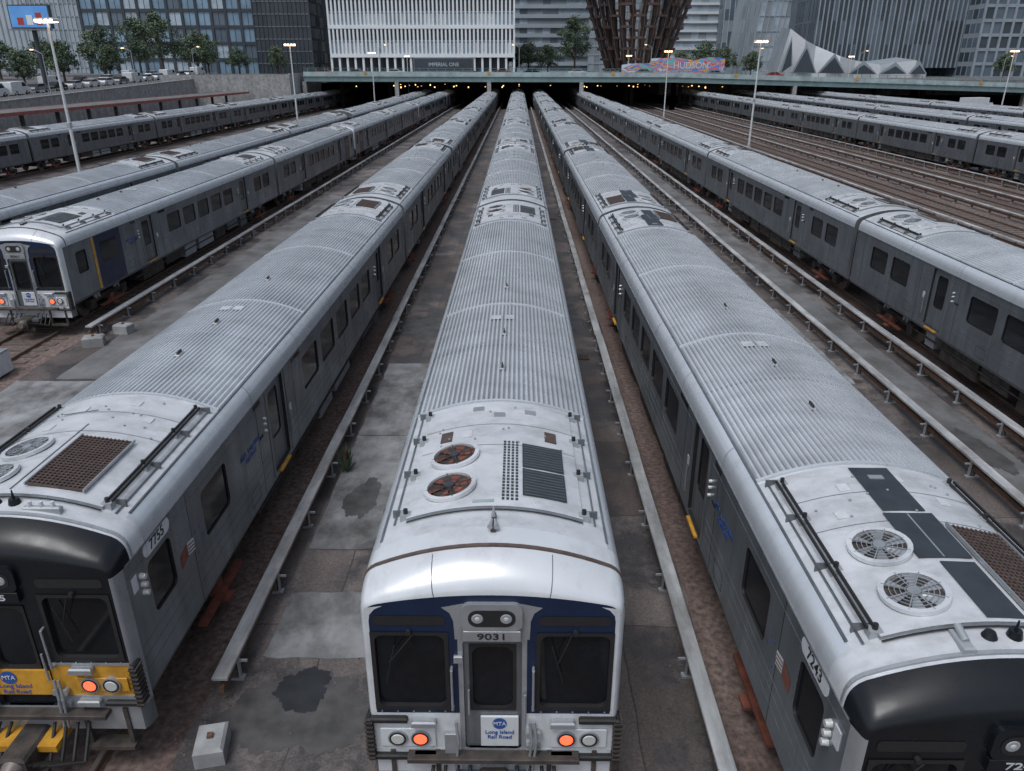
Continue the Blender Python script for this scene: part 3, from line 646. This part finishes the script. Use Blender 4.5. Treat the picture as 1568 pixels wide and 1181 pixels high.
# ------------------------------------------------------------------ overpass and deck
BY=188
def overpass():
    m=MB()
    pts=[(-50,8.1),(36,7.9),(92,6.4),(170,4.2)]
    for (xa,za),(xb,zb_) in zip(pts[:-1],pts[1:]):
        def strip(y0,y1,d0,d1,mt):
            m.add([(xa,y0,za+d0),(xb,y0,zb_+d0),(xb,y1,zb_+d0),(xa,y1,za+d0),(xa,y0,za+d1),(xb,y0,zb_+d1),(xb,y1,zb_+d1),(xa,y1,za+d1)],[(0,3,2,1),(4,5,6,7),(0,1,5,4),(1,2,6,5),(2,3,7,6),(3,0,4,7)],mt)
        strip(BY,BY+20,-1.0,-.7,road); strip(BY-.3,BY,-2.0,-.7,green); strip(BY-.55,BY-.3,-.9,-.6,greenl); strip(BY-.2,BY,-.7,.1,greenl)
        strip(BY+19.7,BY+20,-.7,.1,greenl)
        strip(BY-.15,BY-.05,.85,.92,green); strip(BY-.13,BY-.07,.45,.5,green)
        n=int((xb-xa)/2)
        for k in range(n):
            t=(k+.5)/n;x=xa+(xb-xa)*t;z=za+(zb_-za)*t
            m.box(x-.05,x+.05,BY-.16,BY-.05,z+.1,z+.9,green)
            if k%2==0: m.box(x-.12,x+.12,BY-.42,BY-.3,z-2.0,z-.9,green)
        n=int((xb-xa)/9)
        for k in range(n):
            t=(k+.5)/n;x=xa+(xb-xa)*t;z=za+(zb_-za)*t
            m.box(x-.25,x+.25,BY-.5,BY-.3,z-.5,z+.3,yellow) if k%3==1 else None
        n=max(2,int((xb-xa)/21))
        for k in range(n+1):
            t=k/n;x=xa+(xb-xa)*t;z=za+(zb_-za)*t
            if xa>-51 and x<140:
                m.box(x-.45,x+.45,BY+.2,BY+1.4,G,z-1.95,concd); m.box(x-.45,x+.45,BY-.3,BY+.2,G,z-2.0,conc)
    m.obj('road_overpass')
overpass()
m=MB()
m.box(-200,36,BY+20,800,5.4,7.3,concd); m.box(36,500,BY+20,800,2.5,6.2,concd)
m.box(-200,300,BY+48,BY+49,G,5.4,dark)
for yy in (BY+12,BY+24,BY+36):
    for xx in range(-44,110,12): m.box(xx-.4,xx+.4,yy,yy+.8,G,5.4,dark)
for yy in (BY+3,BY+10,BY+18,BY+30):
    for xx in range(-44,50,4):
        if random.random()<.4: m.box(xx-.12,xx+.12,yy,yy+.2,4.75+random.uniform(-.2,.2),4.93,lamps)
m.obj('covered_yard_deck')
m=MB(); m.add([(-73,20,1.4),(-73,BY+30,7.2),(-300,BY+30,7.2),(-300,20,1.4)],[(0,1,2,3)],road); 
m.add([(-51,BY-8,6.9),(-51,BY+25,6.9),(-80,BY+25,6.9),(-80,BY-8,6.9)],[(0,1,2,3)],road); m.box(-80,-51,BY-8.3,BY-8,G,7.6,conc); m.box(-51.3,-51,BY-8,BY+20,G,7.9,conc); m.obj('side_road')
m=MB(); ys=list(range(20,190,8))
for a in ys:
    za=1.4+(a-20)*5.8/198; zb2=1.4+(a+8-20)*5.8/198
    for x0,x1,e0,e1,m1 in ((-73,-72.6,None,.55,conc),(-73.1,-72.5,.55,.68,conc)):
        lo0=G if e0 is None else za+e0; lo1=G if e0 is None else zb2+e0
        m.add([(x0,a+.03,lo0),(x1,a+.03,lo0),(x1,a+8,lo1),(x0,a+8,lo1),(x0,a+.03,za+e1),(x1,a+.03,za+e1),(x1,a+8,zb2+e1),(x0,a+8,zb2+e1)],[(4,5,6,7),(0,1,5,4),(1,2,6,5),(2,3,7,6),(3,0,4,7)],m1)
    for k in range(4):
        t=k/4; m.box(-72.85,-72.79,a+8*t,a+8*t+.06,za+(zb2-za)*t+.68,za+(zb2-za)*t+1.5,galv)
    for hh in (1.1,1.5): m.cyl((-72.82,a,za+hh),(-72.82,a+8,zb2+hh),.025,.025,galv,5,False)
m.obj('retaining_wall')
m=MB(); m.box(-66,-60,40,BY-10,3.9,4.15,concd); m.box(-60,-59.8,40,BY-10,3.8,4.2,redm); m.box(-66.2,-66,40,BY-10,3.8,4.2,redm)
for y in range(44,180,8): m.box(-63.2,-62.8,y,y+.4,G,3.9,concd)
m.box(-65,-59,40,BY-10,G,1.0,concd); m.obj('platform_canopy')
# ------------------------------------------------------------------ road vehicles
def vehicle(kind,paint):
    m=MB()
    if kind=='car': prof=[(-2.2,.35),(-2.25,.7),(-2.1,.95),(-1.5,1.02),(-.95,1.45),(.7,1.48),(1.35,1.05),(2.1,.9),(2.25,.6),(2.2,.35)]; W=.9
    elif kind=='van': prof=[(-2.6,.35),(-2.65,1.0),(-2.6,2.0),(-2.4,2.1),(1.2,2.1),(1.9,1.35),(2.6,1.1),(2.7,.6),(2.65,.35)]; W=.98
    else: prof=[(1.6,.5),(1.6,2.4),(2.6,2.4),(3.2,1.5),(3.7,1.4),(3.75,.5)]; W=1.1
    n=len(prof)
    for sg in (-1,1): m.poly([(x,sg*W,z) for x,z in prof],paint)
    for i in range(n): a,b=prof[i],prof[(i+1)%n]; m.poly([(a[0],-W,a[1]),(b[0],-W,b[1]),(b[0],W,b[1]),(a[0],W,a[1])],glass if (kind=='car' and i in (3,5)) or (kind=='van' and i==4) or (kind=='truck' and i==2) else paint)
    for sg in (-1,1):
        y=sg*(W+.005)
        if kind=='car': m.poly([(-1.35,y,1.03),(-.9,y,1.4),(.65,y,1.42),(1.2,y,1.05)],glass)
        if kind=='van': m.poly([(.4,y,1.3),(.4,y,1.9),(1.15,y,1.95),(1.7,y,1.35)],glass)
        for x in ((-1.4,1.4) if kind!='truck' else (-2.6,2.6)): m.cyl((x,sg*(W-.22),.34),(x,sg*(W+.02),.34),.34,.34,rubber,14); m.cyl((x,sg*(W+.02),.34),(x,sg*(W+.03),.34),.18,.18,silver,10)
    if kind=='truck': m.bbox(-3.9,1.5,-1.2,1.2,.8,3.4,white,.05); m.box(-3.8,3.4,-.6,.6,.45,.8,under)
    return m.mesh(kind)
pr=mat('paint_red',(.35,.03,.03),.3,0,.05,coat=.4); pg=mat('paint_grey',(.18,.19,.2),.3,.3,.05,coat=.4)
vm={('car',0):vehicle('car',white),('car',1):vehicle('car',pg),('car',2):vehicle('car',blackp),('car',3):vehicle('car',pr),('van',0):vehicle('van',white),('truck',0):vehicle('truck',white)}
def rdz(y): return 1.4+(y-20)*5.8/198
rr=random.Random(12)
for k in range(17):
    y=118+k*6.1; q=rr.random()
    kind=('van',0) if q<.22 else ('car',rr.choice([0,0,1,2,0,3 if k%5==0 else 1]))
    link('parked_van' if kind[0]=='van' else 'parked_car',vm[kind],None,(-85.5,y,rdz(y)+.01),(0,-.029,R90))
for k in range(8):
    y=126+k*11.3; kind=('car',rr.choice([0,1,2])) if k%3 else ('van',0)
    link('parked_van' if kind[0]=='van' else 'parked_car',vm[kind],None,(-93,y,rdz(y)+.01),(0,-.029,R90))
for i in range(11):
    x=[-40,-30,-12,3,14,22,30,-47,60,-4,48][i]
    k=('car',random.choice([0,1,2,3])); link('parked_car',vm[k],None,(x,BY+4+random.choice([0,4,8]),7.25 if x<36 else (6.95 if x<50 else 6.6)),(0,0,0))
for x,y in ((104,150),(111,158),(97,170),(118,152)): link('box_truck',vm[('truck',0)],None,(x,y,G+.02),(0,0,.3))
# ------------------------------------------------------------------ trees
def tree_mesh(seed,h,w):
    r=random.Random(seed); m=MB()
    m.cyl((0,0,0),(0,0,h*.45),.28,.17,bark,8)
    cl=[]
    for k in range(9):
        a=k*2.4+r.uniform(-.4,.4); z0=h*r.uniform(.2,.45); e=Vector((w*.5*r.uniform(.4,.95)*math.cos(a),w*.5*r.uniform(.4,.95)*math.sin(a),h*r.uniform(.42,.85)))
        m.cyl((0,0,z0),tuple(e),.11,.03,bark,6); cl.append(e)
    m.cyl((0,0,h*.45),(0,0,h*.9),.17,.03,bark,6); cl.append(Vector((0,0,h*.88)))
    for k in range(44):
        a=r.uniform(0,6.28); t=r.uniform(.12,1.0); zz=.25+.73*t; rad=w*.5*math.sin(math.pi*min(1,(zz-.15)/.85*.9+.08))*r.uniform(.2,1.1)
        cl.append(Vector((rad*math.cos(a),rad*math.sin(a),h*zz)))
    for c in cl:
        cr=r.uniform(.6,1.25)*w/6.5; mt=leafA if r.random()<.55 else leafB
        for k in range(80):
            d=Vector((r.gauss(0,1),r.gauss(0,1),r.gauss(0,.7))); d=d/max(.3,d.length)*cr*r.uniform(.3,1.15)
            p=c+d; u=Vector((r.uniform(-1,1),r.uniform(-1,1),r.uniform(-1,1))).normalized(); v=u.cross(Vector((r.uniform(-1,1),r.uniform(-1,1),r.uniform(-1,1)))).normalized(); sz=r.uniform(.13,.27)
            m.poly([tuple(p-u*sz),tuple(p-v*sz*.7),tuple(p+u*sz),tuple(p+v*sz*.7)],mt)
    return m.mesh('tree')
TM=[tree_mesh(1,8,7),tree_mesh(2,12,8),tree_mesh(3,9,8)]
for i,x,y,z,s in ((0,-98,174,6,1.0),(2,-104,178,6,.95),(0,-97,158,5.5,.8),(1,-97,208,6.8,1.15),(1,-99,226,7.2,1.3),(2,-110,215,7,1.3),(0,-97,192,6.5,.9),(0,-70,236,7.3,.9),(0,-122,190,6.5,1.1),(0,-114,150,5.2,.9),(2,-90,228,7,1.2),(2,-80,232,7,.8),(1,-91,238,7,.9),
   (1,17.5,258,7.3,1.35),(2,3,262,7.3,1.0),(0,9,256,7.3,1.0),(0,-1,268,7.3,1),(2,57,252,6.2,1.1),(2,64,256,6.2,.95),(0,50,254,6.2,.9),(0,71,250,6.2,.9),(2,150,235,6.2,1.2),(0,160,238,6.2,1),(0,142,240,6.2,.8)):
    link('street_tree',TM[i],None,(x,y,z),(0,0,random.uniform(0,6)),(s,s,s))
# ------------------------------------------------------------------ buildings
gA=mat('glass_blue',(.19,.29,.39),.3,.1,.35,.12); gB=mat('glass_mid',(.105,.14,.18),.25,.1,.3,.1); gC=mat('glass_dark',(.045,.058,.074),.25,.05,.3,.1); gL=mat('glass_lit',(.36,.44,.51),.4,0,.25,.3)  # blue and lit panes: sky reflection painted into the base colour
wb=mat('facade_white',(.66,.70,.73),.6,0,.06,.3); gr=mat('facade_grey',(.235,.275,.31),.6,0,.15,.2); dk=mat('facade_dark',(.04,.05,.062),.5,.1,.2,.2); hz=mat('facade_haze',(.34,.395,.445),.6,0,.12,.05); md=mat('facade_mid',(.14,.17,.20),.55,0,.15,.1)  # distance haze is painted into the paler facade colours
def building(name,x0,x1,y,z0,z1,depth,wall,cw,fh,panes,mv,mh,mvw=.2,mhw=.3,prv=.25,prh=.2,gapw=0,gaph=0,sub=0):
    m=MB(); m.box(x0,x1,y,y+depth,z0,z1,wall)
    nc=max(1,round((x1-x0)/cw)); nr=max(1,round((z1-z0)/fh)); cw=(x1-x0)/nc; fh=(z1-z0)/nr
    for i in range(nc):
        for j in range(nr):
            a=x0+i*cw+gapw;b=a+cw-2*gapw;c=z0+j*fh+gaph;d=c+fh-2*gaph
            m.poly([(a,y-.03,c),(b,y-.03,c),(b,y-.03,d),(a,y-.03,d)],random.choice(panes))
            for q in range(sub):
                xx=a+(b-a)*(q+1)/(sub+1); m.box(xx-.06,xx+.06,y-.12,y-.031,c,d,wall)
    if mv:
        for i in range(nc+1): m.box(x0+i*cw-mvw/2,x0+i*cw+mvw/2,y-prv,y-.01,z0,z1,mv)
    if mh:
        for j in range(nr+1): m.box(x0,x1,y-prh,y-.012,z0+j*fh-mhw/2,z0+j*fh+mhw/2,mh)
    for xs,dr in ((x0,-1),(x1,1)):
        n=max(1,int(depth/cw))
        for i in range(min(n,14)):
            for j in range(nr): 
                c=z0+j*fh+gaph+.3; a=y+i*cw+.3
                m.poly([(xs+dr*.03,a,c),(xs+dr*.03,a+cw-.6,c),(xs+dr*.03,a+cw-.6,c+fh-2*gaph-.6),(xs+dr*.03,a,c+fh-2*gaph-.6)],random.choice(panes))
    return m
def bb(name,*a,**k): building(name,*a,**k).obj(name)
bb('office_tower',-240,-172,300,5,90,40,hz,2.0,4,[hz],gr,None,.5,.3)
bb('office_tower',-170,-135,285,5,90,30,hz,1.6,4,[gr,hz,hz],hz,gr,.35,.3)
bb('glass_office_building',-133,-80,252,6.8,75,40,dk,4.6,4.6,[gA,gA,gA,gB,gA,gL],dk,dk,.8,.9,.4,.3,.35,.4,sub=1)
bb('dark_office_building',-80,-63,250,6.8,75,40,dk,1.3,3.4,[gC,gC,dk],dk,md,.3,.25)
bb('office_tower',-84,-60,330,6.8,120,30,gr,2,4,[gB,gr],gr,hz,.3,.5)
m=MB(); x0,x1,y,z0,zt_=-55,-1.5,240,7.3,60
m.box(x0,x1,y,y+40,z0+4.5,zt_,gC); m.box(x0+2,x1-2,y+4,y+38,z0,z0+4.6,gC)
for j in range(8):
    z=z0+5.2+j*7.6; m.box(x0-.2,x1+.2,y-.9,y+.2,z-.7,z+.3,wb)
    if j>0: m.box(x0-.1,x1+.1,y-.25,y,z-4.1,z-3.7,hz)
n=46
for i in range(n+1):
    x=x0+(x1-x0)*i/n; m.box(x-.26,x+.26,y-.8,y-.02,z0+5.5,zt_,wb)
    for j in range(7):
        z=z0+5.5+j*7.6
        if i<n: m.poly([(x+.2,y-.04,z),(x+(x1-x0)/n-.2,y-.04,z),(x+(x1-x0)/n-.2,y-.04,z+3.0),(x+.2,y-.04,z+3.0)],random.choice([gL,wb,hz,gL]) )
for i in range(24): x=x0+(x1-x0)*i/23; m.box(x-.3,x+.3,y-.6,y,z0,z0+4.7,wb)
for i in range(30):
    for j in range(14): m.poly([(x1+.03,y+1+i*1.3,z0+5+j*3.8),(x1+.03,y+1.9+i*1.3,z0+5+j*3.8),(x1+.03,y+1.9+i*1.3,z0+7.6+j*3.8),(x1+.03,y+1+i*1.3,z0+7.6+j*3.8)],gL)
m.obj('finned_office_building')
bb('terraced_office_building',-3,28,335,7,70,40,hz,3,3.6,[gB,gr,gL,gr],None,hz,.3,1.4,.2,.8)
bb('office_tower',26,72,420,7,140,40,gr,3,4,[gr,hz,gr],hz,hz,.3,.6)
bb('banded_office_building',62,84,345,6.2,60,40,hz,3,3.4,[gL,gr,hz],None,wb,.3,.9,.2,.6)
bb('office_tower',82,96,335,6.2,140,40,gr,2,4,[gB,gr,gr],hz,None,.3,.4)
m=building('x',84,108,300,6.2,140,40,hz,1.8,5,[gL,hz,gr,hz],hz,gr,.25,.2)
for i,v in enumerate(m.v): m.v[i]=(v[0]+(v[2]-6.2)*.10,v[1],v[2])
m.obj('slanted_glass_tower')
m=building('x',97,146,272,9,150,40,md,1.55,7,[gC,gB,gC],gr,None,.38,.2,.5)
m.obj('striped_residential_tower')
bb('grid_office_building',145,215,262,6,110,40,gr,3.2,4.2,[gB,gC,gB],gr,gr,.7,.9,.5,.3,.3,.4)
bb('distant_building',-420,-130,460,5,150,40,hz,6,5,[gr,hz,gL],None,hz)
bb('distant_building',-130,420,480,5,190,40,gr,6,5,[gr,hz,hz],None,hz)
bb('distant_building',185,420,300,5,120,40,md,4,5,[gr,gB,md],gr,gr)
def pp(px,py,z=225.): return ((px-795)/1149*z, 9.1-(py-103)*.9207*z/1149)
m=MB(); top=[(1188,112),(1206,44),(1226,62),(1248,70),(1282,86),(1312,93),(1345,99),(1370,96),(1398,92),(1424,112)]
T=[pp(*q) for q in top]
for i in range(len(T)-1):
    a,b=T[i],T[i+1]; ya=244+(i%2)*3; yb=244+((i+1)%2)*3
    m.poly([(a[0],ya,5.5),(b[0],yb,5.5),(b[0],yb,b[1]),(a[0],ya,a[1])],white if i%3 else wb)
    m.poly([(a[0],ya,a[1]),(b[0],yb,b[1]),(b[0]+2,262,b[1]+1),(a[0]+2,262,a[1]+1)],gr)
for (a,b,c) in (((1212,112),(1228,74),(1246,112)),((1252,112),(1272,88),(1290,112)),((1298,113),(1318,99),(1338,113)),((1346,113),(1366,101),(1384,113)),((1390,113),(1402,99),(1414,113)),((1194,112),(1204,62),(1208,100))):
    q=[pp(*k) for k in (a,b,c)]; m.poly([(k[0],243.2,k[1]) for k in q],gC)
    m.poly([(q[0][0]-.5,243.6,q[0][1]),(q[1][0],243.6,q[1][1]+1.2),(q[2][0]+.5,243.6,q[2][1])],gr)
m.obj('angular_pavilion')
br=mat('bronze_stairs',(.105,.066,.054),.4,.3,.25,.3); brd=mat('stairs_concrete',(.075,.075,.082),.6,0,.2,.3)
m=MB(); NL=13; N=13
def beam(a,b,w,h,mt):
    a=Vector(a);b=Vector(b);d=(b-a); s_=Vector((-d.y,d.x,0)).normalized()*w/2; u=Vector((0,0,h))
    m.add([tuple(a-s_),tuple(a+s_),tuple(b+s_),tuple(b-s_),tuple(a-s_+u),tuple(a+s_+u),tuple(b+s_+u),tuple(b-s_+u)],[(0,1,2,3),(4,5,6,7),(0,1,5,4),(2,3,7,6),(1,2,6,5),(0,3,7,4)],mt)
LH=3.4
for k in range(NL):
    r=10.5+k*1.15; z=8+k*LH; r2=r+1.15
    for i in range(N):
        a=2*math.pi*(i+(k%2)*.5)/N; a1=a+2*math.pi*.5/N; a_=a-2*math.pi*.5/N
        da=.11
        beam((r*math.cos(a-da),r*math.sin(a-da),z),(r*math.cos(a+da),r*math.sin(a+da),z),2.6,.8,br)
        for s_,aa in ((1,a1),(-1,a_)):
            beam((r*math.cos(a+s_*da),r*math.sin(a+s_*da),z),(r2*math.cos(aa-s_*da),r2*math.sin(aa-s_*da),z+LH),2.0,.85,br)
            beam((1.04*r*math.cos(a+s_*da),1.04*r*math.sin(a+s_*da),z+.9),(1.04*r2*math.cos(aa-s_*da),1.04*r2*math.sin(aa-s_*da),z+LH+.9),.12,.35,gr)
            beam((.86*r*math.cos(a+s_*da),.86*r*math.sin(a+s_*da),z-.4),(.86*r2*math.cos(aa-s_*da),.86*r2*math.sin(aa-s_*da),z+LH-.4),1.2,.7,brd)
m.obj('honeycomb_stair_sculpture',None,(42.5,300,0))
def mural():
    mm=bpy.data.materials.new('mural_paint'); mm.use_nodes=True; n=mm.node_tree.nodes; l=mm.node_tree.links; b=n['Principled BSDF']
    tc=n.new('ShaderNodeTexCoord'); mp=n.new('ShaderNodeMapping'); mp.inputs['Scale'].default_value=(.13,.13,.35); mp.inputs['Rotation'].default_value=(0,.5,0)
    no=n.new('ShaderNodeTexNoise'); no.inputs['Scale'].default_value=1.6; no.inputs['Detail'].default_value=1.5; no.inputs['Distortion'].default_value=.8
    cr=n.new('ShaderNodeValToRGB'); cr.color_ramp.interpolation='CONSTANT'
    cols=[(0,(.06,.25,.6)),(.36,(.45,.60,.70)),(.42,(.60,.09,.07)),(.46,(.08,.36,.65)),(.50,(.68,.30,.07)),(.54,(.06,.22,.55)),(.60,(.62,.12,.17)),(.66,(.12,.42,.42))]
    e=cr.color_ramp.elements; e[0].position=0; e[0].color=cols[0][1]+(1,); e[1].position=cols[1][0]; e[1].color=cols[1][1]+(1,)
    for p,c in cols[2:]: q=e.new(p); q.color=c+(1,)
    l.new(tc.outputs['Object'],mp.inputs[0]); l.new(mp.outputs[0],no.inputs['Vector']); l.new(no.outputs['Fac'],cr.inputs[0]); l.new(cr.outputs[0],b.inputs['Base Color']); b.inputs['Roughness'].default_value=.7
    return mm
mu=mural(); m=MB()
tp=[(0,2.5),(3,2.9),(7,2.9),(7.5,4.0),(14,4.2),(18,3.6),(22,4.3),(26,4.0)]
for a,b in zip(tp[:-1],tp[1:]): m.add([(a[0],0,0),(b[0],0,0),(b[0],0,b[1]),(a[0],0,a[1]),(a[0],.3,0),(b[0],.3,0),(b[0],.3,b[1]),(a[0],.3,a[1])],[(0,1,2,3),(4,5,6,7),(2,3,7,6)],mu)
mo=m.obj('painted_mural',None,(26,BY+19,7.2)); text('HUDSON',2.1,(17.5,-.06,2.3),(R90,0,0),white,mo,'mural_lettering')
m=MB(); m.box(-7,7,0,.3,0,3.0,md); m.box(-6.8,6.8,-.02,0,.2,2.8,dk); m.box(-6,-5.7,0,.3,-1,0,green); m.box(5.7,6,0,.3,-1,0,green)
so=m.obj('billboard_sign',None,(-17.5,BY+1,8.2)); text('IMPERIAL ONE',1.1,(0,-.04,1.5),(R90,0,0),hz,so,'sign_lettering')
scr=mat('screen',(.06,.2,.5),.4,0,.3,.25,col2=(.10,.28,.6),emit=(.10,.28,.6),estr=.35)
m=MB(); m.box(-3.7,3.7,0,.8,0,3.9,dk); m.box(-3.5,3.5,-.03,0,.2,3.7,scr); m.cyl((0,.5,-11),(0,.5,0),.4,.4,dk,12); m.box(-3.7,3.7,-.8,0,-.3,-.1,md)
for k in range(3): m.box(-2.3+k*1.7,-1.2+k*1.7,-.06,-.03,.6,1.8+k*.4,pr if k!=1 else wb)
m.obj('digital_billboard',None,(-88.5,150,15.6))
def sl():
    m=MB(); m.cyl((0,0,0),(0,0,6.5),.1,.06,galv,8); m.cyl((0,0,6.5),(1.4,0,7.2),.05,.04,galv,6); m.bbox(1.2,1.9,-.15,.15,7.1,7.25,galv,.03); m.box(1.3,1.8,-.1,.1,7.07,7.1,lampw); return m.mesh('street_lamp')
SL=sl()
for x,y,z in ((-76,130,4.6),(-76,160,5.5),(-76,190,6.4),(-35,BY+17,7.2),(0,BY+17,7.2),(33,BY+17,7.2),(62,BY+17,6.4),(85,BY+17,5.8),(120,BY+15,4.6)): link('street_lamp',SL,None,(x,y,z),(0,0,random.choice([0,3.14])))
# ------------------------------------------------------------------ light, world, camera
w=bpy.data.worlds.new("World"); scene.world=w; w.use_nodes=True
n=w.node_tree.nodes; l=w.node_tree.links; bg=n['Background']
EL,AZ=64,215
sk=n.new('ShaderNodeTexSky'); sk.sky_type='NISHITA'; sk.sun_disc=False; sk.sun_elevation=math.radians(EL); sk.sun_rotation=math.radians(AZ); sk.dust_density=3
hs=n.new('ShaderNodeHueSaturation'); hs.inputs['Saturation'].default_value=.55
l.new(sk.outputs[0],hs.inputs['Color']); l.new(hs.outputs[0],bg.inputs['Color']); bg.inputs['Strength'].default_value=.148
s=bpy.data.lights.new('sun','SUN'); s.energy=1.45; s.angle=math.radians(24); s.color=(.94,.97,1.0)
so=link('sun',s,None,(0,0,60))
a,e=math.radians(AZ),math.radians(EL)
d=Vector((math.sin(a)*math.cos(e),math.cos(a)*math.cos(e),math.sin(e)))
so.rotation_euler=d.to_track_quat('Z','Y').to_euler()
cam=bpy.data.cameras.new('camera'); cam.sensor_width=36; cam.lens=26.38; cam.clip_end=4000; cam.clip_start=.1
co=link('camera',cam,None,(0,0,9.1),(math.radians(67.03),0,math.radians(.505)))
scene.camera=co
scene.view_settings.view_transform='Standard'; scene.view_settings.look='None'; scene.view_settings.exposure=0
